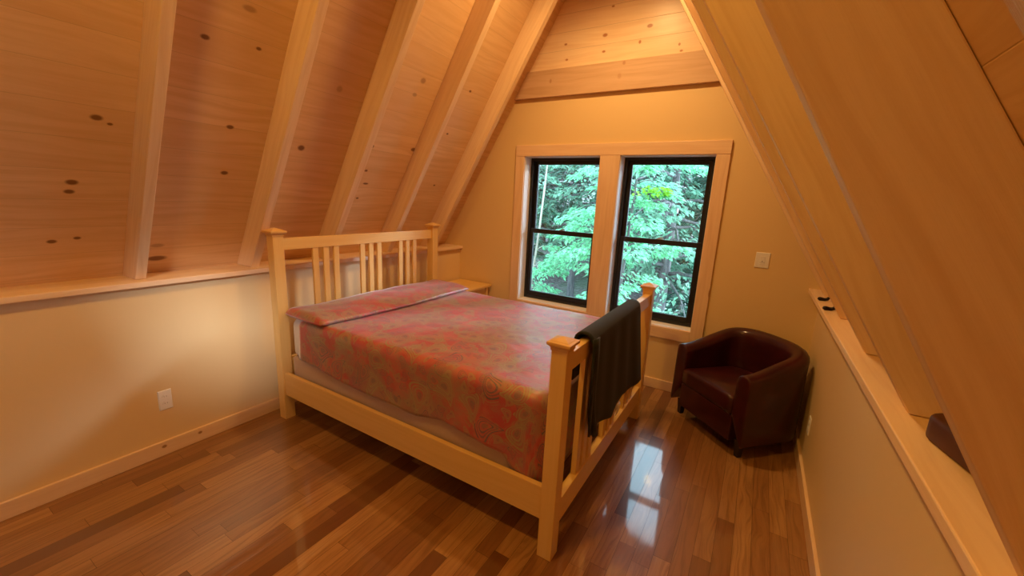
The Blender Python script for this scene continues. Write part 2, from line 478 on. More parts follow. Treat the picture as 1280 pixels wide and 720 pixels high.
# floor of oak strips, every strip lying a hair's breadth differently
bm = bmesh.new()
uv = bm.loops.layers.uv.verify(); tone = bm.loops.layers.float_color.new('tone')
PW = .0815
x = -.02
while x < WR + .02:
    y = REAR - random.uniform(0, 1)
    x2 = x + PW
    prev = None
    while y < 0:
        ln = random.choice((.35, .5, .65, .8, 1.0, 1.25)) * random.uniform(.85, 1.15)
        y2 = min(y + ln, 0.02)
        a = random.gauss(0, .0022); b = random.gauss(0, .0006)
        g = .0006
        t = min(1, max(0, random.gauss(.55, .29)))
        ou, ov = random.uniform(0, 50), random.uniform(0, 50)
        cs = [(x + g, max(y + g, REAR)), (x2 - g, max(y + g, REAR)), (x2 - g, y2 - g), (x + g, y2 - g)]
        if y2 > REAR + .05:
            vsq = [bm.verts.new((px, py, max(-.0008, min(.0004, -.0002 + a * (px - x - PW / 2) + b * (py - (y + y2) / 2))))) for px, py in cs]
            f = bm.faces.new(vsq)
            for l in f.loops:
                l[uv].uv = (l.vert.co.y + ou, l.vert.co.x + ov)
                l[tone] = (t, random.random(), 0, 1)
        y = y2
    x = x2
fl = structure('floor', 'glossy floor of reddish brown oak strips running toward the window wall', 'floor', bm, M['floor'])
bm = bmesh.new(); box(bm, (-.3, REAR - .1, -.12), (WR + .3, .0, -.0025)); 
link('subfloor', bm, M['dark'], fl)

# knee walls, right and left
def slab(lo, hi):
    b = bmesh.new(); box(b, lo, hi); return b
structure('wall_left', 'low cream painted knee wall behind the headboard', 'wall', slab((-.12, REAR, 0), (0, 0, 1.068)), M['paint'])
structure('wall_right', 'low cream painted knee wall beside the leather armchair', 'wall', slab((WR, REAR, 0), (WR + .12, 0, 1.068)), M['paint'])

# window wall (gable) with two openings
WX = [(.8115, 1.606), (1.793, 2.570)]; WZ0, WZ1 = .597, 2.083
def wall_with_holes(y0, y1, holes, xlo, xhi, zlo, zhi):
    b = bmesh.new()
    xs = sorted({xlo, xhi, *[h[0] for h in holes], *[h[1] for h in holes]})
    zs = sorted({zlo, zhi, *[h[2] for h in holes], *[h[3] for h in holes]})
    for i in range(len(xs) - 1):
        for j in range(len(zs) - 1):
            cx, cz = (xs[i] + xs[i + 1]) / 2, (zs[j] + zs[j + 1]) / 2
            if any(h[0] < cx < h[1] and h[2] < cz < h[3] for h in holes): continue
            box(b, (xs[i], y0, zs[j]), (xs[i + 1], y1, zs[j + 1]))
    bmesh.ops.remove_doubles(b, verts=b.verts[:], dist=1e-5)
    seen = {}
    for f in b.faces[:]:
        key = frozenset(f.verts)
        seen.setdefault(key, []).append(f)
    kill = [f for fs in seen.values() if len(fs) > 1 for f in fs]
    bmesh.ops.delete(b, geom=kill, context='FACES')
    return b
bm = wall_with_holes(0, .22, [(a, c, WZ0, WZ1) for a, c in WX], -.5, WR + .5, -.1, 2.75)
structure('wall_front', 'cream painted window wall between the two roof slopes', 'wall', bm, M['paint_gable'])
bm = bmesh.new(); box(bm, (-.5, -.012, 2.80), (WR + .5, .22, 4.5)); uv_grain(bm, 0, (0, 0))
for f in bm.faces:
    for l in f.loops: l[bm.loops.layers.uv.active].uv = (l.vert.co.x, l.vert.co.z)
structure('wall_gable', 'knotty pine boards filling the gable above the beam', 'wall', bm, M['gable'])
bm = bmesh.new(); box(bm, (-.1, -.036, 2.620), (WR + .1, .0, 2.858))
uvl = bm.loops.layers.uv.verify()
for f in bm.faces:
    for l in f.loops: l[uvl].uv = (l.vert.co.x, l.vert.co.z + l.vert.co.y)
bmesh.ops.translate(bm, verts=bm.verts[:], vec=(0, 0, 0))
structure('trim_1', 'wide rough-sawn pine board across the gable above the windows', 'beam', bm, M['beam'], bevel=.003)
bm = wall_with_holes(REAR - .15, REAR, [], -.5, WR + .5, -.1, 4.6)
structure('wall_rear', 'cream painted gable wall behind the viewer', 'wall', bm, M['paint'])

# roof slopes: board sheathing outside the rafters
ASSUMED_ROOF_HOLE = (-5.02, -4.44, 2.10, 2.58)      # y, z limits of an assumed roof window in the right slope, unseen behind the viewer
def slope(side):
    b = bmesh.new(); uvl = b.loops.layers.uv.verify()
    x0 = (LX0 - RD) if side < 0 else (RX0 + RDR)
    s = 1 if side < 0 else -1
    zlo, zhi = ZS - .05, RIDGE_Z + (RD if side < 0 else RDR) * TAN + .02
    ya, yb = REAR - .12, .20
    def P(z, y, out): return Vector((x0 + s * (z - ZS) / TAN - s * out * math.sin(SL), y, z + out * math.cos(SL)))
    rects = [(ya, yb, zlo, zhi)]
    if side > 0:
        h = ASSUMED_ROOF_HOLE
        rects = [(ya, h[0], zlo, zhi), (h[1], yb, zlo, zhi), (h[0], h[1], zlo, h[2]), (h[0], h[1], h[3], zhi)]
    for y0, y1, z0, z1 in rects:
        q = [b.verts.new(P(z, y, o_)) for o_ in (0, .09) for z in (z0, z1) for y in (y0, y1)]
        for F in ((0, 1, 3, 2), (4, 6, 7, 5), (0, 2, 6, 4), (1, 5, 7, 3), (0, 4, 5, 1), (2, 3, 7, 6)):
            b.faces.new([q[k] for k in F])
    for f in b.faces:
        for l in f.loops: l[uvl].uv = (l.vert.co.y, vs(l.vert.co.z))
    return b
structure('ceiling_left', 'left roof slope of knotty pine boards behind the rafters', 'ceiling', slope(-1), M['sheath_left'])
structure('ceiling_right', 'right roof slope of pine boards close to the viewer', 'ceiling', slope(1), M['sheath_right'])

# ledges on the knee walls, baseboards
def ledge(name, label, lo, hi):
    b = bmesh.new(); box(b, lo, hi); uv_grain(b, 1)
    structure(name, label, 'ledge', b, M['ledge'], bevel=.004)
ledge('trim_2', 'long pine ledge capping the left knee wall under the rafters', (-.34, REAR, 1.068), (.041, 0, ZS))
ledge('trim_3', 'long pine ledge capping the right knee wall under the rafters', (WR - .081, REAR, 1.074), (WR + .38, 0, 1.107))
def baseb(name, label, lo, hi, ax):
    b = bmesh.new(); box(b, lo, hi); uv_grain(b, ax, (0, 0))
    if ax == 1:
        uvl = b.loops.layers.uv.verify()
        for f in b.faces:
            for l in f.loops: l[uvl].uv = (l.vert.co.y, l.vert.co.z + abs(f.normal.z) * l.vert.co.x)
    structure(name, label, 'baseboard', b, M['base'], bevel=.003)
baseb('baseboard_left', 'knotty pine baseboard along the left knee wall', (0, REAR, 0), (.018, -.018, .092), 1)
baseb('baseboard_right', 'pine baseboard along the right knee wall', (WR - .018, REAR, 0), (WR, -.018, .092), 1)
baseb('baseboard_front', 'pine baseboard under the windows', (0, -.018, 0), (WR, 0, .092), 0)

# window casing
cs = structure('trim_4', 'flat pine casing boards around and between the two windows', 'window casing')
CT = .020
TX0, TX1, TZ0, TZ1 = .710, 2.671, .493, 2.189
wood_box('head_casing', (TX0, -CT - .002, WZ1), (TX1, 0, TZ1), M['trim'], cs, 0)
wood_box('side_casing', (TX0, -CT, TZ0), (WX[0][0], 0, WZ1 - .0005), M['trim'], cs, 2)
wood_box('side_casing', (WX[1][1], -CT, TZ0), (TX1, 0, WZ1 - .0005), M['trim'], cs, 2)
wood_box('mullion_casing', (WX[0][1], -CT, WZ0), (WX[1][0], 0, WZ1 - .0005), M['trim'], cs, 2)
wood_box('bottom_casing', (WX[0][0] + .0005, -CT, TZ0), (WX[1][1] - .0005, 0, WZ0), M['trim'], cs, 0)

# windows: double hung, black
def frame_ring(b, x0, x1, z0, z1, y0, y1, wl, wr, wb, wt):
    box(b, (x0, y0, z0), (x0 + wl, y1, z1)); box(b, (x1 - wr, y0, z0), (x1, y1, z1))
    box(b, (x0 + wl, y0, z0), (x1 - wr, y1, z0 + wb)); box(b, (x0 + wl, y0, z1 - wt), (x1 - wr, y1, z1))
for i, (x0, x1) in enumerate(WX):
    w = structure('window_%d' % (i + 1), ['black double-hung window on the left, beyond the bed', 'black double-hung window on the right, behind the footboard'][i], 'window', loc=((x0 + x1) / 2, .1, WZ0))
    cx = (x0 + x1) / 2
    def W(name, fn, mat, par=w, bevel=.002):
        b = bmesh.new(); fn(b)
        off = Vector((cx, .1, WZ0))
        for v_ in b.verts: v_.co -= off
        uv_grain(b, 2)
        return link(name, b, mat, par, bevel=bevel)
    jt = .004
    W('jamb_liner', lambda b: frame_ring(b, x0, x1, WZ0, WZ1, -.001, .218, jt, jt, jt, jt), M['jamb'], bevel=0)
    fy0, fy1 = .122, .207
    W('window_frame', lambda b: frame_ring(b, x0 + jt, x1 - jt, WZ0 + jt, WZ1 - jt, fy0, fy1, .028, .028, .030, .026), M['black'])
    ax0, ax1 = x0 + jt + .028, x1 - jt - .028
    zm = 1.335
    up = W('upper_sash', lambda b: frame_ring(b, ax0, ax1, zm - .022, WZ1 - jt - .026, .171, .199, .036, .036, .044, .034), M['black'])
    W('glass_pane', lambda b: box(b, (ax0 + .036, .183, zm + .022), (ax1 - .036, .187, WZ1 - jt - .060)), M['glass'], up, 0)
    lo = W('lower_sash', lambda b: frame_ring(b, ax0, ax1, WZ0 + jt + .030, zm + .026, .135, .169, .036, .036, .050, .046), M['black'])
    W('glass_pane', lambda b: box(b, (ax0 + .036, .150, WZ0 + jt + .080), (ax1 - .036, .154, zm - .020)), M['glass'], lo, 0)
    def lock(b):
        box(b, (cx - .035, .139, zm + .026), (cx + .035, .165, zm + .032))
        tube(b, [(cx - .012, .150, zm + .030), (cx + .01, .145, zm + .042), (cx + .034, .141, zm + .040)], [.008, .007, .005], 8)
    W('sash_lock', lock, M['lockmetal'], lo, .001)
# keep the parts where they were drawn
# (children were written relative to the window's own origin)

# ------------------------------------------------------------------ rafters
def rafter_mesh(length, thick):
    b = bmesh.new()
    depth = RD * math.sin(SL)
    # local: X along the slope, Y along the ridge, Z inward (0 = inner face, negative = to the boards)
    n = 10
    pts = []
    for i in range(n + 1):
        t = i / n
        pts.append(t * length)
    return b, depth, pts
def make_rafter(side, yfront, thick=.052, seed=0, foot=None, tan=TAN):
    rng = random.Random(seed)
    b = bmesh.new(); uvl = b.loops.layers.uv.verify()
    s = 1 if side < 0 else -1
    x0 = foot if foot else (LX0 if side < 0 else RX0)
    zb = ZS + .0015 if side < 0 else 1.1085
    zr_ = 0
    ztop = RIDGE_Z - .01 if tan == TAN else RIDGE_Z - .17
    ou, ov = rng.uniform(0, 30), rng.uniform(0, 30)
    N = 16
    rings = []
    for i in range(N + 1):
        z = zb + (ztop - zb) * i / N
        jit = [noise.noise(Vector((z * 1.7, seed * 3.1 + q * 7.7, .5))) * (.0022 if side < 0 or yfront > -2.5 else .0006) for q in range(3)]
        xi = x0 + s * (z - ZS) / tan
        xo = (LX0 if side < 0 else RX0) + s * (z - ZS) / TAN - s * ((RD if side < 0 else RDR) - .001)
        dxn = s * math.sin(SL); dzn = -math.cos(SL)
        ring = [(xi + dxn * jit[0], yfront + jit[1], z), (xi + dxn * jit[0], yfront + thick + jit[2], z),
                (xo, yfront + thick + jit[2], z), (xo, yfront + jit[1], z)]
        rings.append([b.verts.new(p) for p in ring])
    base_c = Vector((x0 - s * RD / 2, yfront + thick / 2, zb))
    for i, (r, q) in enumerate(zip(rings, rings[1:])):
        for k in range(4):
            f = b.faces.new((r[k], r[(k + 1) % 4], q[(k + 1) % 4], q[k]))
            wid = (0, thick, thick + RD, thick * 2 + RD, 2 * thick + 2 * RD)
            for l in f.loops:
                j = 0 if l.vert in r else 1
                kk = k if l.vert in (r[k], q[k]) else k + 1
                zz = rings[i + j][0].co.z
                l[uvl].uv = (zz / math.sin(SL) + ou, wid[kk] + ov)
    b.faces.new(rings[0][::-1]); b.faces.new(rings[-1])
    for v_ in b.verts: v_.co -= base_c
    o = link('rafter', b, M['rafter'], bevel=.0035)
    o.location = base_c
    return o
LY = [-.42, -1.06, -1.70, -2.282, -2.908]
LLAB = ['sloping pine rafter on the left slope nearest the window wall',
        'left sloping pine rafter, second from the window wall, above the far end of the headboard',
        'left sloping pine rafter, third from the window wall, rising behind the middle of the headboard',
        'left sloping pine rafter meeting the ledge just left of the near headboard post',
        'pine rafter farthest left in the photo, meeting the ledge above the bare knee wall']
for i, y in enumerate(LY):
    setp(make_rafter(-1, y, [.058, .055, .058, .055, .05][i], i + 1), LLAB[i], 'rafter', 'exposed rafters of the left roof slope')
RY = [-.37, -1.00, -1.65, -2.24, -2.93, -3.552]
RLAB = ['right slope pine rafter closest to the window wall, beside the two hooks',
        'right slope pine rafter, second from the window wall, mostly hidden behind the nearer ones',
        'right slope pine rafter, third from the window wall, its foot resting on the ledge',
        'right slope pine rafter whose foot stands on the ledge behind the dark brown case',
        'large near pine rafter on the right slope, in front of the dark brown case',
        'pine rafter in the top right corner of the photo, nearest the viewer']
for i, y in enumerate(RY):
    setp(make_rafter(1, y, .055, 20 + i, *((3.392, 1.80) if i == 4 else (None, TAN))), RLAB[i], 'rafter', 'exposed rafters of the right roof slope')

# ------------------------------------------------------------------ bed
HX, FX = .169, 2.314
YN, YF = -2.219, -.658
YM = (YN + YF) / 2
bed = setp(empty('bed_frame', (HX, YM, 0)), 'honey maple slatted mission bed frame standing against the left knee wall', 'bed')
BO = Vector((HX, YM, 0))
def bedpart(name, fn, parent=bed, mat='maple', axis=2, bevel=.003):
    b = bmesh.new(); fn(b)
    for v_ in b.verts: v_.co -= BO
    uv_grain(b, axis)
    return link(name, b, M[mat], parent, bevel=bevel)
PH = .037
def post(px, py, h, name, flip):
    p = bedpart(name, lambda b: box(b, (px - PH, py - PH, 0), (px + PH, py + PH, h - .045)))
    def cap(b):
        e, e2 = PH + .004, PH + .018
        prev = None
        for hs, z in ((e, h - .058), (e, h - .044), (e2, h - .032), (e2, h - .020), (e2 - .012, h - .017), (e2 - .016, h - .014), (.003, h)):
            ring = [b.verts.new((px + sx * hs, py + sy * hs, z)) for sx, sy in ((-1, -1), (1, -1), (1, 1), (-1, 1))]
            if prev:
                for k in range(4): b.faces.new((prev[k], prev[(k + 1) % 4], ring[(k + 1) % 4], ring[k]))
            else: b.faces.new(ring[::-1])
            prev = ring
        b.faces.new(prev)
    bedpart('post_cap', cap, p, 'cap', 0, .002)
    return p
HZ, FZ = 1.390, 1.098
post(HX, YN, HZ, 'headboard_post', 1); post(HX, YF, HZ, 'headboard_post', 1)
post(FX, YN, FZ, 'footboard_post', 1); post(FX, YF, FZ, 'footboard_post', 1)
ya, yb = YN + PH, YF - PH
bedpart('headboard_top_rail', lambda b: box(b, (HX - .015, ya, 1.236), (HX + .015, yb, 1.318)), axis=1)
bedpart('headboard_bottom_rail', lambda b: box(b, (HX - .015, ya, .34), (HX + .015, yb, .46)), axis=1)
bedpart('footboard_top_rail', lambda b: box(b, (FX - .018, ya, .930), (FX + .026, yb, 1.016)), axis=1)
bedpart('footboard_bottom_rail', lambda b: box(b, (FX - .016, ya, .145), (FX + .026, yb, .275)), axis=1)
for gc in (-1.846, -1.425, -1.003):
    for k in (-1, 0, 1):
        yc = gc + k * .087
        bedpart('headboard_slat', lambda b: box(b, (HX - .009, yc - .023, .458), (HX + .009, yc + .023, 1.238)))
for gc in (-1.850, -1.430, -1.010):
    for k in (-1, 0, 1):
        yc = gc + k * .087
        bedpart('footboard_slat', lambda b: box(b, (FX - .012, yc - .025, .273), (FX + .016, yc + .025, .932)))
for y0, y1 in ((-2.243, -2.215), (YF - .004, YF + .024)):
    bedpart('side_rail', lambda b: box(b, (HX + PH, y0, .190), (FX - PH, y1, .362)), axis=0)
# slats under the box spring
def cross(b):
    for q in range(5):
        xx = .4 + q * .42
        box(b, (xx, -2.214, .195), (xx + .07, YF - .005, .215))
bedpart('support_slats', cross, axis=1)

# rounded slab helper
def rounded_slab(lo, hi, r, rz, seg=5):
    """Box with rounded plan corners r and softened top and bottom edges rz."""
    b = bmesh.new()
    def loop(inset, z):
        pts = []
        rr = max(r - inset, .002)
        for cx, cy, a0 in ((hi[0] - r, hi[1] - r, 0), (lo[0] + r, hi[1] - r, 90), (lo[0] + r, lo[1] + r, 180), (hi[0] - r, lo[1] + r, 270)):
            for k in range(seg + 1):
                a = math.radians(a0 + 90 * k / seg)
                pts.append(b.verts.new((cx + rr * math.cos(a), cy + rr * math.sin(a), z)))
        return pts
    L = []
    for k in range(seg + 1):
        a = math.radians(90 * k / seg); L.append(loop(rz * (1 - math.sin(a)), lo[2] + rz * (1 - math.cos(a))))
    for k in range(seg + 1):
        a = math.radians(90 * k / seg); L.append(loop(rz * (1 - math.cos(a)), hi[2] - rz * (1 - math.sin(a))))
    for p, q in zip(L, L[1:]):
        n = len(p)
        for i in range(n): b.faces.new((p[i], p[(i + 1) % n], q[(i + 1) % n], q[i]))
    b.faces.new(L[0][::-1]); b.faces.new(L[-1])
    return b
o = link('box_spring', rounded_slab((.216, -2.192, .216), (2.212, -.684, .470), .04, .012), M['boxspring'], smooth=True)
setp(o, 'beige fabric box spring showing between the side rail and the paisley bedspread', 'box spring')
mt = rounded_slab((.214, -2.185, .472), (2.212, -.690, .758), .06, .05)
o = link('mattress', mt, M['mattress'], smooth=True)
setp(o, 'white mattress showing at its corner beside the near headboard post', 'mattress')

# bedspread: loops of a rounded rectangle open at the head
def hem(x):
    pts = [(.35, .492), (.82, .451), (1.05, .434), (1.27, .443), (1.45, .430), (1.62, .465), (1.78, .452), (1.95, .428), (2.04, .425), (2.10, .350), (2.2, .325)]
    if x <= pts[0][0]: return pts[0][1]
    for (a, za), (c, zc) in zip(pts, pts[1:]):
        if x <= c: return za + (zc - za) * (x - a) / (c - a)
    return pts[-1][1]
def make_spread():
    b = bmesh.new(); uvl = b.loops.layers.uv.verify()
    X0, X1, Y0, Y1, ZT = .350, 2.238, -2.200, -.676, .772
    R = .09
    per = []   # (x, y, nx, ny)
    n = 60
    for i in range(n + 1):
        per.append((X0 + (X1 - R - X0) * i / n, Y0, 0, -1))
    for k in range(1, 8):
        a = math.radians(-90 + 90 * k / 8); per.append((X1 - R + R * math.cos(a), Y0 + R + R * math.sin(a), math.cos(a), math.sin(a)))
    for i in range(41):
        per.append((X1, Y0 + R + (Y1 - Y0 - 2 * R) * i / 40, 1, 0))
    for k in range(1, 8):
        a = math.radians(90 * k / 8); per.append((X1 - R + R * math.cos(a), Y1 - R + R * math.sin(a), math.cos(a), math.sin(a)))
    for i in range(n + 1):
        per.append((X1 - R - (X1 - R - X0) * i / n, Y1, 0, 1))
    er = .055
    def hz(i, p):
        if p[2] > .5: return .33
        return hem(p[0]) if p[3] < 0 else hem(p[0]) - .02
    def top(x, y):
        return ZT + .006 * noise.noise(Vector((x * 3.5, y * 3.5, 1))) + .0025 * noise.noise(Vector((x * 11, y * 16, 4))) - .018 * max(0, (x - 1.9)) 
    rows = []
    uvs = []
    inner = 22
    ym = (Y0 + Y1) / 2
    for j in range(inner + 1):           # spine -> edge of the top
        t = j / inner
        row, ur = [], []
        for p in per:
            ex, ey = p[0] - p[2] * er, p[1] - p[3] * er
            sx = min(max(ex, X0), X1 - .74)
            q = (sx + (ex - sx) * t, ym + (ey - ym) * t)
            row.append((q[0], q[1], top(*q))); ur.append(q)
        rows.append(row); uvs.append(ur)
    arc = 6
    for j in range(1, arc + 1):          # rounded edge
        a = math.radians(90 * j / arc)
        row, ur = [], []
        for p in per:
            ex, ey = p[0] - p[2] * er, p[1] - p[3] * er
            zt = top(ex, ey)
            row.append((ex + p[2] * er * math.sin(a), ey + p[3] * er * math.sin(a), zt - er * (1 - math.cos(a))))
            d = er * a
            ur.append((ex + p[2] * d, ey + p[3] * d))
        rows.append(row); uvs.append(ur)
    drop = 14
    for j in range(1, drop + 1):
        t = j / drop
        row, ur = [], []
        for i, p in enumerate(per):
            ex, ey = p[0] - p[2] * er, p[1] - p[3] * er
            z1 = top(ex, ey) - er
            z = z1 + (hz(i, p) - z1) * t
            s = i * .035
            corner = abs(p[2] * p[3])
            amp = .010 * t * (1 - .6 * abs(p[2]))
            rip = amp * (noise.noise(Vector((s * 3.2, z * 2.0, 9))) + .5 * noise.noise(Vector((s * 8, z * 2, 3)))) + .008 * t * t
            if corner > .05: rip += .02 * t * corner
            if p[3] < 0 and z < .47: rip = min(max(rip, -.002), .012)
            row.append((p[0] + p[2] * rip, p[1] + p[3] * rip, z))
            d = er * PI / 2 + (z1 - z)
            ur.append((ex + p[2] * d, ey + p[3] * d))
        rows.append(row); uvs.append(ur)
    V = [[b.verts.new(c) for c in r] for r in rows]
    for j in range(len(V) - 1):
        for i in range(len(per) - 1):
            f = b.faces.new((V[j][i], V[j][i + 1], V[j + 1][i + 1], V[j + 1][i]))
            for l, (jj, ii) in zip(f.loops, ((j, i), (j, i + 1), (j + 1, i + 1), (j + 1, i))):
                l[uvl].uv = uvs[jj][ii]
    bmesh.ops.remove_doubles(b, verts=b.verts[:], dist=.0006)
    o = link('bedspread', b, M['spread'], smooth=True)
    m = o.modifiers.new('thick', 'SOLIDIFY'); m.thickness = .006; m.offset = 1
    return o
spread = setp(make_spread(), 'red and olive paisley bedspread draped over the mattress', 'bedspread')

def make_fold():
    """The thick doubled-back head end of the bedspread."""
    b = bmesh.new(); uvl = b.loops.layers.uv.verify()
    n = 64
    rows, uvs = [], []
    for i in range(n + 1):
        t = i / n
        y = -2.212 + t * (1.548)
        endf = min(1.0, t / .035, (1 - t) / .035)
        e = math.sin(endf * PI / 2) ** .6
        xf = .60 + .035 * math.sin(t * 3.0) + .03 * t + .006 * noise.noise(Vector((y * 6, 0, 0)))     # front edge
        xb = .226
        z0 = .781
        fr = .030 * (.55 + .45 * e)                                             # thickness at the front edge
        bk = (.050 + .014 * noise.noise(Vector((y * 3, 2, 0)))) * (.5 + .5 * e)
        pr = []
        m = 14
        for k in range(m + 1):       # top from back to front
            s = k / m
            x = xb + (xf - xb) * s
            zz = z0 + fr + (bk - fr) * (1 - s) ** .8 + .011 * math.sin(PI * s) * e + .009 * noise.noise(Vector((x * 7, y * 5, 5)))
            pr.append((x, y, zz))
        for k in range(1, 6):        # rolled front edge
            a = PI * k / 6
            zt = pr[m][2]; h = (zt - z0)
            pr.append((xf + .5 * h * math.sin(a), y, z0 + h * (.5 + .5 * math.cos(a))))
        pr.append((xf - .005, y, z0)); pr.append((xb + .05, y, z0 + .0))
        pr.append((xb - .012, y, z0 + bk * .5))
        if t < .001 or t > .999:
            pr = [(x, y, z0 + (z - z0) * .72 + .004) for x, yy, z in pr]
        rows.append(pr)
        ac = 0; ur = [0]
        for p, q in zip(pr, pr[1:]):
            ac += math.dist(p, q); ur.append(ac)
        uvs.append([(.3 + u_, y) for u_ in ur])
    V = [[b.verts.new(c) for c in r] for r in rows]
    m = len(V[0])
    for i in range(n):
        for k in range(m):
            k2 = (k + 1) % m
            f = b.faces.new((V[i][k], V[i][k2], V[i + 1][k2], V[i + 1][k]))
            for l, (ii, kk) in zip(f.loops, ((i, k), (i, k2), (i + 1, k2), (i + 1, k))):
                l[uvl].uv = uvs[ii][kk]
    b.faces.new(V[0]); b.faces.new(V[-1][::-1])
    return link('folded_head_end', b, M['spread'], spread, smooth=True)
make_fold()

# ------------------------------------------------------------------ throw over the footboard
def make_throw():
    b = bmesh.new()
    ya, yb = -1.985, -1.115
    n = 44
    hp = [(-2.02, .63), (-1.98, .60), (-1.93, .49), (-1.86, .47), (-1.81, .515), (-1.55, .43), (-1.36, .475), (-1.34, .485), (-1.13, .445), (-.90, .404), (-.80, .39)]
    def hemz(y):
        for (a, za), (c, zc) in zip(hp, hp[1:]):
            if y <= c: return za + (zc - za) * max(0, (y - a)) / (c - a)
        return hp[-1][1]
    zt = 1.018
    xo, xi = FX + .032, FX - .024
    rows = []
    for i in range(n + 1):
        t = i / n
        y0 = ya + (yb - ya) * t
        pr = []
        pr_in = [(xi - .012, .80), (xi - .010, .90), (xi - .007, .98)]
        for x, z in pr_in:
            pr.append((x + .003 * noise.noise(Vector((y0 * 9, z * 4, 1))), y0, z))
        for k in range(9):
            a = PI * (1 - k / 8)
            cx = (xo + xi) / 2; rx = (xo - xi) / 2 + .008
            pr.append((cx + rx * math.cos(a), y0, zt + .001 + .026 * math.sin(a)))
        # hanging face: spreads toward the far post as it falls
        m = 16
        for k in range(1, m + 1):
            s = k / m
            spread_y = (t ** 2.2) * .30 * s ** 1.1 - (1 - t) ** 3 * .0 * s
            y = y0 + spread_y
            z = zt + (hemz(y) - zt) * s
            amp = .003 + .006 * s
            r = amp * (noise.noise(Vector((y0 * 7.5, z * .9, 4))) + .55 * math.sin(y0 * 31 + z * 2))
            lead = .014 if t < .10 else 0
            pr.append((xo + .013 + max(-.006, r) + lead * math.sin(min(1, (.10 - t) / .1) * PI / 2 if t < .1 else 0), y, z))
        rows.append(pr)
    V = [[b.verts.new(c) for c in r] for r in rows]
    for i in range(n):
        for k in range(len(V[0]) - 1):
            b.faces.new((V[i][k], V[i][k + 1], V[i + 1][k + 1], V[i + 1][k]))
    o = link('throw_blanket', b, M['throw'], smooth=True)
    m = o.modifiers.new('thick', 'SOLIDIFY'); m.thickness = .012; m.offset = 1
    return o
th = setp(make_throw(), 'dark green throw blanket hanging over the footboard top rail', 'blanket')
# strip of a second fold showing along the near edge and the maker's tag at the hem
b = bmesh.new()
rows = []
for k in range(15):
    s = k / 14
    z = 1.03 - s * .565
    xx = FX + .062 + .004 * math.sin(s * 7)
    rows.append([b.verts.new((xx - .006, -1.992 + .12 * s ** 2, z)), b.verts.new((xx + .004, -1.965 + .12 * s ** 2, z)), b.verts.new((xx, -1.93 + .12 * s ** 2 - .02 * s, z))])
for r, q in zip(rows, rows[1:]):
    for k in range(2): b.faces.new((r[k], r[k + 1], q[k + 1], q[k]))
o = link('folded_edge', b, M['throw'], th, smooth=True)
m = o.modifiers.new('thick', 'SOLIDIFY'); m.thickness = .01; m.offset = 0
b = bmesh.new()
g = [[b.verts.new((FX + .080 + .003 * math.sin(j * 1.3), -1.515 + .05 * i - .006 * j, .505 - .024 * j)) for i in range(2)] for j in range(4)]
for r, q in zip(g, g[1:]): b.faces.new((r[0], r[1], q[1], q[0]))
o = link('care_tag', b, M['tag'], th, smooth=True)
setp(o, 'small white sewn tag')
m = o.modifiers.new('thick', 'SOLIDIFY'); m.thickness = .0015

# ------------------------------------------------------------------ nightstand
ns = setp(empty('nightstand', (.25, -.25, 0)), 'small maple nightstand in the corner beyond the bed', 'nightstand')
NO = Vector((.25, -.25, 0))
def nsp(name, lo, hi, axis=None, parent=ns, bevel=.003):
    b = bmesh.new(); box(b, lo, hi)
    for v_ in b.verts: v_.co -= NO
    if axis is None: axis = max(range(3), key=lambda a: hi[a] - lo[a])
    uv_grain(b, axis)
    return link(name, b, M['maple'], parent, bevel=bevel)
nsp('top', (.026, -.475, .688), (.474, -.022, .712), 1)
for px in (.052, .408):
    for py in (-.452, -.092):
        nsp('leg', (px, py, 0), (px + .042, py + .042, .688))
nsp('side_rail', (.416, -.41, .60), (.438, -.092, .686), 1)
nsp('side_rail', (.416, -.41, .16), (.438, -.092, .22), 1)
nsp('side_rail', (.062, -.41, .60), (.084, -.092, .686), 1)
nsp('back_rail', (.094, -.084, .60), (.408, -.062, .686), 0)
for q in range(3):
    yy = -.325 + q * .07
    nsp('side_slat', (.420, yy - .018, .22), (.434, yy + .018, .60))
nsp('shelf', (.084, -.41, .225), (.416, -.092, .243), 1)
dr = nsp('drawer', (.094, -.450, .585), (.408, -.10, .684), 0)
b = bmesh.new(); tube(b, [(.25, -.45, .635), (.25, -.462, .635), (.25, -.47, .635), (.25, -.478, .635)], [.007, .007, .015, .012], 12)
for v_ in b.verts: v_.co -= NO
uv_grain(b, 1); link('knob', b, M['cap'], dr, smooth=True)

# ------------------------------------------------------------------ tub armchair
AX = Vector((.726, -.688, 0)).normalized()     # chair's left-to-right as seen from its front
ang = math.atan2(AX.y, AX.x)
CF = Vector((2.800, -.604, 0))                 # middle of the front edge on the floor
chair = setp(empty('armchair', CF, ang), 'burgundy leather tub armchair in the corner right of the windows', 'armchair')
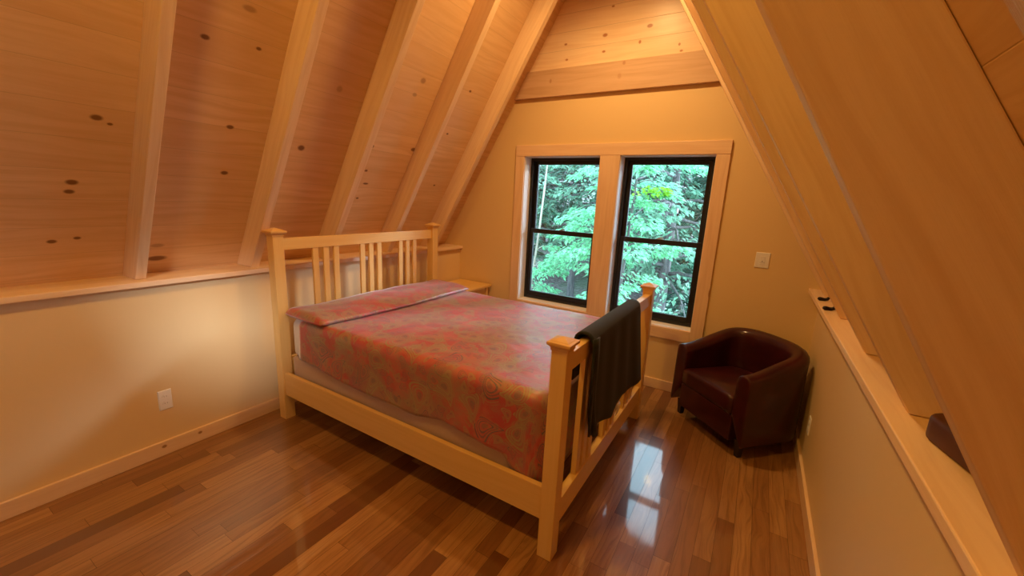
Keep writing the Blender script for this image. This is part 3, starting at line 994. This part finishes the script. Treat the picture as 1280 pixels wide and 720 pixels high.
# local frame: +x to the chair's right side, +y to its back, front edge at y = 0
HWID = .368; SY = .365; BB = .262; TH = .118
def upath(off, n=28, y_start=0.0):
    """U-shaped plan line, 'off' metres inside the outer line."""
    pts = []
    a, bb = HWID - off, BB - off
    for i in range(7): pts.append((-a, y_start + (SY - y_start) * i / 7))
    for i in range(n + 1):
        th_ = PI - PI * i / n
        c, s = math.cos(th_), math.sin(th_)
        p = 2 / 2.35
        pts.append((a * math.copysign(abs(c) ** p, c), SY + bb * abs(s) ** p))
    for i in range(7): pts.append((a, SY + (y_start - SY) * (i + 1) / 7))
    return pts
def rim(t):      # height of the rim along the U, t in 0..1
    s = math.sin(PI * t)
    return .600 + .140 * (3 * s ** 2 - 2 * s ** 3) ** .9
def make_shell():
    b = bmesh.new()
    outer, inner = upath(0), upath(TH)
    n = len(outer)
    d = [0]
    for p, q in zip(outer, outer[1:]): d.append(d[-1] + math.dist(p, q))
    rows = []
    for i in range(n):
        t = d[i] / d[-1]
        o_, i_ = Vector(outer[i]), Vector(inner[i])
        H = rim(t)
        mid = (o_ + i_) / 2; hv = (o_ - i_) / 2
        r = TH / 2
        prof = []
        prof.append((o_ - hv * .10 , .105))
        prof.append((o_, .118))
        for z in (.25, .40, H - r - .03): prof.append((o_ - hv * .12 * (z / .6), z))
        for k in range(9):
            a = PI * k / 8
            prof.append((mid + hv * (math.cos(a) * (.90 if k < 4 else 1.0)), H - r + r * math.sin(a) ** .85))
        for z in (H - r - .05, .40, .30): prof.append((i_, z))
        rows.append([b.verts.new((p.x, p.y, z)) for p, z in prof])
    m = len(rows[0])
    for r_, q in zip(rows, rows[1:]):
        for k in range(m - 1): b.faces.new((r_[k], r_[k + 1], q[k + 1], q[k]))
        b.faces.new((r_[m - 1], r_[0], q[0], q[m - 1]))
    # bulging arm fronts
    for row, sgn in ((rows[0], 1), (rows[-1], -1)):
        cx = sum(v_.co.x for v_ in row) / m; cz = sum(v_.co.z for v_ in row) / m
        prev = row
        for sc, yy in ((.97, -.008), (.90, -.012), (.55, -.014)):
            ring = [b.verts.new((cx + (v_.co.x - cx) * sc, yy, cz + (v_.co.z - cz) * (1 - (1 - sc) * .35))) for v_ in row]
            for k in range(m):
                k2 = (k + 1) % m
                b.faces.new((prev[k], prev[k2], ring[k2], ring[k]))
            prev = ring
        b.faces.new(prev)
    return link('shell', b, M['leather'], chair, smooth=True)
make_shell()
def slab_soft(name, lo, hi, r, rz, mat, parent, crown=0.0):
    b = rounded_slab(lo, hi, r, rz)
    if crown:
        bmesh.ops.subdivide_edges(b, edges=[e for e in b.edges if False], cuts=1)
    return link(name, b, M[mat], parent, smooth=True)
iw = HWID - TH
slab_soft('front_panel', (-iw - .012, -.0125, .105), (iw + .012, .10, .292), .010, .008, 'leather', chair)
def cushion():
    b = bmesh.new()
    z0, z1, rz = .285, .425, .035
    pts = []
    # D-shaped plan
    a = iw - .004
    for i in range(9): pts.append((-a + 2 * a * i / 8, -.020))
    for i in range(6): pts.append((a, -.02 + (SY + .02) * (i + 1) / 6))
    for i in range(1, 16):
        th_ = PI * i / 16
        c, s = math.cos(th_), math.sin(th_); p = 2 / 2.35
        pts.append((a * math.copysign(abs(c) ** p, c), SY + (BB - TH) * abs(s) ** p))
    for i in range(6): pts.append((-a, SY - (SY + .02) * i / 6))
    cen = Vector((0, .22))
    def ring(ins, z):
        out = []
        for p in pts:
            q = Vector(p); dd = q - cen
            q = cen + dd * (1 - ins / dd.length)
            out.append(b.verts.new((q.x, q.y, z)))
        return out
    L = []
    for k in range(5):
        a_ = math.radians(90 * k / 4); L.append(ring(rz * (1 - math.sin(a_)), z0 + rz * (1 - math.cos(a_))))
    for k in range(5):
        a_ = math.radians(90 * k / 4); L.append(ring(rz * (1 - math.cos(a_)), z1 - rz * (1 - math.sin(a_))))
    for ins, z in ((.08, z1 + .008), (.15, z1 + .014), (.20, z1 + .016)): L.append(ring(ins, z))
    for p, q in zip(L, L[1:]):
        for i in range(len(p)):
            j = (i + 1) % len(p); b.faces.new((p[i], p[j], q[j], q[i]))
    b.faces.new(L[0][::-1]); b.faces.new(L[-1])
    return link('seat_cushion', b, M['leather'], chair, smooth=True)
cushion()
# deck under the cushion so the seat is carried
slab_soft('seat_deck', (-iw, .05, .12), (iw, SY + .12, .286), .05, .01, 'leather', chair)
for lx, ly in ((-.300, .055), (.300, .055), (-.22, .50), (.22, .50)):
    b = bmesh.new(); taper(b, (lx - .017, ly - .017), (lx + .017, ly + .017), (lx - .026, ly - .026), (lx + .026, ly + .026), 0, .125)
    link('leg', b, M['darkleg'], chair, bevel=.003)

# ------------------------------------------------------------------ wall plates
def plate(name, label, cat, loc, rot, w, h, kind):
    e = setp(empty(name, loc), label, cat)
    e.rotation_euler = rot
    b = bmesh.new(); taper(b, (-w / 2, -h / 2), (w / 2, h / 2), (-w / 2 + .004, -h / 2 + .004), (w / 2 - .004, h / 2 - .004), 0, .006)
    link('cover_plate', b, M['plastic'], e, bevel=.0015)
    if kind == 'switch':
        b = bmesh.new(); box(b, (-.017, -.034, .005), (.017, .034, .0085)); r = link('rocker', b, M['plastic'], e, bevel=.0015)
        b = bmesh.new(); box(b, (-.017, -.018, .0084), (.017, -.016, .0092)); box(b, (-.004, -.012, .0084), (.004, -.004, .0092))
        link('indicator', b, M['slot'], r)
    else:
        for s in (-1, 1):
            b = bmesh.new()
            ring = [(.016 * math.cos(2 * PI * q / 16), s * .022 + .014 * math.sin(2 * PI * q / 16)) for q in range(16)]
            lo = [b.verts.new((x_, y_, .005)) for x_, y_ in ring]; hi = [b.verts.new((x_, y_, .008)) for x_, y_ in ring]
            b.faces.new(hi); b.faces.new(lo[::-1])
            for q in range(16): b.faces.new((lo[q], lo[(q + 1) % 16], hi[(q + 1) % 16], hi[q]))
            r = link('receptacle', b, M['plastic'], e)
            b = bmesh.new()
            for dx in (-.006, .006): box(b, (dx - .001, s * .022 - .002, .0079), (dx + .001, s * .022 + .006, .0084))
            link('slots', b, M['slot'], r)
    return e
plate('light_switch', 'white light switch plate on the wall right of the windows', 'light switch', (3.007, 0, 1.281), (PI / 2, 0, 0), .100, .124, 'switch')
plate('wall_outlet', 'white outlet plate on the left knee wall near the bed', 'outlet', (0, -2.864, .352), (PI / 2, 0, PI / 2), .070, .128, 'outlet')
plate('wall_outlet', 'outlet plate on the right knee wall just past the armchair', 'outlet', (WR, -.695, .326), (PI / 2, 0, -PI / 2), .072, .116, 'outlet')

# ------------------------------------------------------------------ small things on the right ledge
ZR = 1.107
def hook(loc, rz, label):
    b = bmesh.new()
    tube(b, [(-.036, 0, .016), (-.026, .004, .012), (-.012, .006, .011), (.0, .004, .011), (.012, 0, .016), (.018, -.002, .028)], [.009, .013, .011, .010, .010, .008], 10)
    o = link('hook', b, M['metal'], smooth=True)
    o.location = loc; o.rotation_euler = (0, 0, rz)
    return setp(o, label, 'hook', 'dark hooks on the right ledge')
hook((3.384, -.49, ZR - .001), .1, 'small dark curled hook lying on the right ledge, the one closer to the window wall')
hook((3.380, -.80, ZR - .001), .1, 'small dark curled hook lying on the right ledge, the one farther from the window wall')

cse = setp(empty('case', (3.496, -2.50, ZR), math.radians(90 + 14)), 'dark brown rounded case lying on the right ledge at the foot of a rafter', 'case')
b = rounded_slab((-.17, -.07, .0005), (.17, .07, .066), .050, .012); 
link('case_body', b, M['case'], cse, smooth=True)
b = rounded_slab((-.13, -.050, .0655), (.13, .050, .0675), .035, .001)
link('case_opening', b, M['caseinside'], cse, smooth=True)

# ------------------------------------------------------------------ outside: wooded slope
bm = bmesh.new()
NG = 40
gv = {}
def gz(x, y):
    d = max(0, y - 1.5)
    k = min(1, max(0, (10 - x) / 12))  # slope flattened to the right to let the added sun through
    return -2.75 + k * (.10 * d + .0045 * d * d) + .12 * noise.noise(Vector((x * .35, y * .35, 0)))
for i in range(NG + 1):
    for j in range(NG + 1):
        x = -26 + 56 * i / NG; y = .6 + 46 * j / NG
        gv[i, j] = bm.verts.new((x, y, gz(x, y)))
for i in range(NG):
    for j in range(NG):
        bm.faces.new((gv[i, j], gv[i + 1, j], gv[i + 1, j + 1], gv[i, j + 1]))
o = link('forest_ground', bm, M['litter'], smooth=True)
setp(o, 'grey leaf-littered forest ground rising outside the windows', 'ground', kind='structure')

def add_leaf(b, tl, p, d, up, size, rng, wide=.5):
    d = d.normalized(); s = d.cross(up)
    if s.length < 1e-3: s = Vector((1, 0, 0))
    s.normalize(); n = s.cross(d).normalized()
    t = rng.random()
    a = b.verts.new(p); c = b.verts.new(p + d * size - n * size * .18)
    l = b.verts.new(p + d * size * .45 + s * size * wide * .5 + n * size * .06)
    r = b.verts.new(p + d * size * .45 - s * size * wide * .5 + n * size * .06)
    for q in ((a, r, c), (a, c, l)):
        f = b.faces.new(q)
        for lp in f.loops: lp[tl] = (t, t, t, 1)

def leafy_tree(name, label, cat, base, height, r0, sprays, leafmats, barkm, size=.10, lean=(0, 0), seed=1, group=None, per=70):
    """A stem with flat leafy sprays. sprays: (height, azimuth deg, length, droop)."""
    rng = random.Random(seed)
    root = setp(empty(name, base), label, cat, group)
    b = bmesh.new()
    stem = []
    for i in range(9):
        t = i / 8
        stem.append(Vector((lean[0] * t + .05 * math.sin(t * 5 + seed), lean[1] * t + .05 * math.cos(t * 4 + seed), height * t - .1)))
    tube(b, stem, [r0 * (1 - .75 * i / 8) for i in range(9)], 9)
    link('trunk', b, M[barkm], root, smooth=True)
    bb = bmesh.new()
    lbs = [bmesh.new() for _ in leafmats]
    tls = [q.loops.layers.float_color.new('tone') for q in lbs]
    for si, (h, az, ln, droop) in enumerate(sprays):
        t = min(1, max(0, h / height)); k = t * 8; i0 = min(7, int(k))
        st = stem[i0].lerp(stem[i0 + 1], k - i0)
        a = math.radians(az); dv = Vector((math.cos(a), math.sin(a), 0))
        pts = []
        for q in range(7):
            w = q / 6
            pts.append(st + dv * ln * w + Vector((0, 0, .18 * ln * w - droop * ln * w * w)) + Vector((0, 0, .03 * math.sin(q * 2 + si))))
        tube(bb, pts, [max(.003, r0 * .30 * (1 - .85 * q / 6)) for q in range(7)], 5)
        side = Vector((-dv.y, dv.x, 0))
        for q in range(per):
            w = .12 + .88 * math.sqrt(rng.random())
            kk = w * 6; j0 = min(5, int(kk)); c = pts[j0].lerp(pts[j0 + 1], kk - j0)
            sd = rng.choice((-1, 1))
            off = rng.random() ** .8 * ln * .34 * (1.15 - .75 * w)
            p = c + side * sd * off + Vector((0, 0, rng.gauss(0, .035) - off * .12))
            d = (dv * .7 + side * sd * (.4 + rng.random() * .6) + Vector((rng.gauss(0, .2), rng.gauss(0, .2), -.25 + rng.gauss(0, .2))))
            mi = 0 if len(leafmats) == 1 or si not in leafmats[1][1] else 1
            add_leaf(lbs[mi], tls[mi], p, d, Vector((rng.gauss(0, .25), rng.gauss(0, .25), 1)), size * rng.uniform(.65, 1.25), rng)
    link('branches', bb, M[barkm], root, smooth=True)
    for q, lm in zip(lbs, leafmats):
        if len(q.verts): link('foliage', q, M[lm if isinstance(lm, str) else lm[0]], root)
        else: q.free()
    return root

def sp(rng, hs, n, ln, droop=.25, az=None):
    return [(rng.uniform(*hs), (rng.uniform(0, 360) if az is None else rng.uniform(*az)), rng.uniform(*ln), droop + rng.uniform(-.1, .15)) for _ in range(n)]
R_ = random.Random(11)
near = 'leafy saplings outside the windows'
# positions picked along the sight lines through the two windows
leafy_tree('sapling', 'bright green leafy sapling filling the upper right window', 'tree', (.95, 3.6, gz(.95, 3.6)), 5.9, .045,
           sp(R_, (3.3, 5.0), 30, (.7, 1.35)) + [(4.45, -42, .8, .1)], ['leaf', ('leaf_sunlit', {30})], 'bark_dark', size=.105, seed=3, group=near, per=120)
leafy_tree('sapling', 'pale thin-stemmed sapling seen through the left window', 'tree', (-1.35, 3.9, gz(-1.35, 3.9)), 7.4, .035,
           sp(R_, (2.3, 3.3), 9, (.6, 1.0)), ['leaf'], 'bark_pale', size=.10, lean=(.55, .1), seed=5, group=near, per=90)
leafy_tree('sapling', 'green sapling with flat leafy layers across the middle of the left window', 'tree', (.15, 4.2, gz(.15, 4.2)), 4.4, .03,
           sp(R_, (2.9, 4.0), 22, (.6, 1.2)), ['leaf'], 'bark_dark', size=.10, seed=8, group=near, per=120)
leafy_tree('sapling', 'low green sapling at the bottom of the right window behind the footboard', 'tree', (1.05, 2.9, gz(1.05, 2.9)), 3.6, .028,
           sp(R_, (2.2, 3.3), 16, (.4, .8)), ['leaf'], 'bark_dark', size=.10, seed=13, group=near, per=90)
# deeper wood
deep = 'forest trees behind the saplings'
spots = [(-3.4, 6.6, 'bark_dark', .10), (-1.9, 8.2, 'bark_dark', .13), (-.35, 7.2, 'bark_dark', .11), (1.15, 6.2, 'bark_dark', .16), (1.9, 9.2, 'bark_dark', .11),
         (-5.2, 10.0, 'bark_dark', .14), (-2.6, 12.0, 'bark_dark', .16), (-.8, 13.5, 'bark_dark', .14), (.6, 11.0, 'bark_dark', .13), (2.0, 13.5, 'bark_dark', .15),
         (-6.5, 15.0, 'bark_dark', .16), (-3.2, 17.5, 'bark_dark', .18), (0.3, 18.0, 'bark_dark', .16), (2.4, 16.5, 'bark_dark', .15), (-9.0, 18.0, 'bark_dark', .18)]
DLAB = 'dark trunked forest tree with green foliage seen beyond the saplings'
for i, (x, y, bk, r) in enumerate(spots):
    far = y > 9
    g0 = gz(x, y)
    top_h = 1.65 + (y + 3.75) * .17 - g0           # crowns cut low so the floor mirrors bright sky above them
    lo_ = 2.4 if y < 9 else 1.0
    sprs = sp(R_, (lo_, top_h), 34 if not far else 46, (1.2, 2.2), .35)
    leafy_tree('forest_tree', DLAB, 'tree', (x, y, g0), top_h + 1.2, r, sprs, ['leaf_dark' if i % 3 == 1 else 'leaf_mid'], bk, size=.16 if not far else .26, seed=40 + i, group=deep, per=95)

# ------------------------------------------------------------------ light
def lamp(name, loc, power, col, radius, cone=150, blend=.7):
    l = bpy.data.lights.new(name, 'SPOT'); l.energy = power; l.color = col; l.shadow_soft_size = radius
    l.spot_size = math.radians(cone); l.spot_blend = blend
    o = bpy.data.objects.new(name, l); COL.objects.link(o); o.location = loc
    return o
WARM = (1.0, .60, .23); AMBER = (1.0, .54, .09)
lamp('assumed_ridge_lamp', (1.83, -1.10, 3.60), 120, WARM, .07, 164, .75)  # unseen warm lamp, assumed from the slat shadows
lamp('assumed_ridge_lamp', (1.82, -3.34, 3.52), 106, AMBER, .07, 165, .8)  # second unseen lamp, assumed from the lit rafter faces
def daylight(name, d, power, col, angle):
    l = bpy.data.lights.new(name, 'SUN'); l.energy = power; l.color = col; l.angle = math.radians(angle)
    o = bpy.data.objects.new(name, l); COL.objects.link(o)
    o.rotation_euler = (-Vector(d)).to_track_quat('Z', 'Y').to_euler()
    return o
# soft low sun added to the right beyond the windows to brighten the bed
daylight('added_front_sun', (-.85, -1.0, -.66), 17.0, (.66, .76, 1.0), 22)
# soft sun added through an assumed, unseen roof window to light the left wall
daylight('assumed_roof_window_sun', (-2.7, 2.05, -1.5), 3.7, (.85, .92, 1.0), 9)

w = bpy.data.worlds.new('overcast_sky'); scene.world = w; w.use_nodes = True
bg = w.node_tree.nodes['Background']
bg.inputs[0].default_value = (.56, .80, 1.0, 1); bg.inputs[1].default_value = 5.8

# ------------------------------------------------------------------ camera
cx, cy, cz, yaw, pitch, roll, fpx = 2.9565, -3.7537, 1.6546, .5353, -.2144, .0499, 509.48
fwd = Vector((-math.sin(yaw) * math.cos(pitch), math.cos(yaw) * math.cos(pitch), math.sin(pitch)))
r0 = Vector((math.cos(yaw), math.sin(yaw), 0)); u0 = r0.cross(fwd)
rv = r0 * math.cos(roll) + u0 * math.sin(roll); uvv = -r0 * math.sin(roll) + u0 * math.cos(roll)
mat = Matrix((rv, uvv, -fwd)).transposed().to_4x4(); mat.translation = (cx, cy, cz)
cd = bpy.data.cameras.new('camera'); cam = bpy.data.objects.new('camera', cd); COL.objects.link(cam)
cam.matrix_world = mat
cd.sensor_width = 36; cd.lens = 36 * fpx / 1280; cd.clip_start = .02; cd.clip_end = 200
scene.camera = cam

scene.view_settings.view_transform = 'Standard'
scene.view_settings.look = 'None'
scene.view_settings.exposure = 0.0
scene.view_settings.gamma = 1.0
scene.view_settings.use_curve_mapping = False
scene.cycles.max_bounces = 10
scene.cycles.diffuse_bounces = 6
scene.cycles.transparent_max_bounces = 12
scene.cycles.use_denoising = True
scene.cycles.sample_clamp_indirect = 8
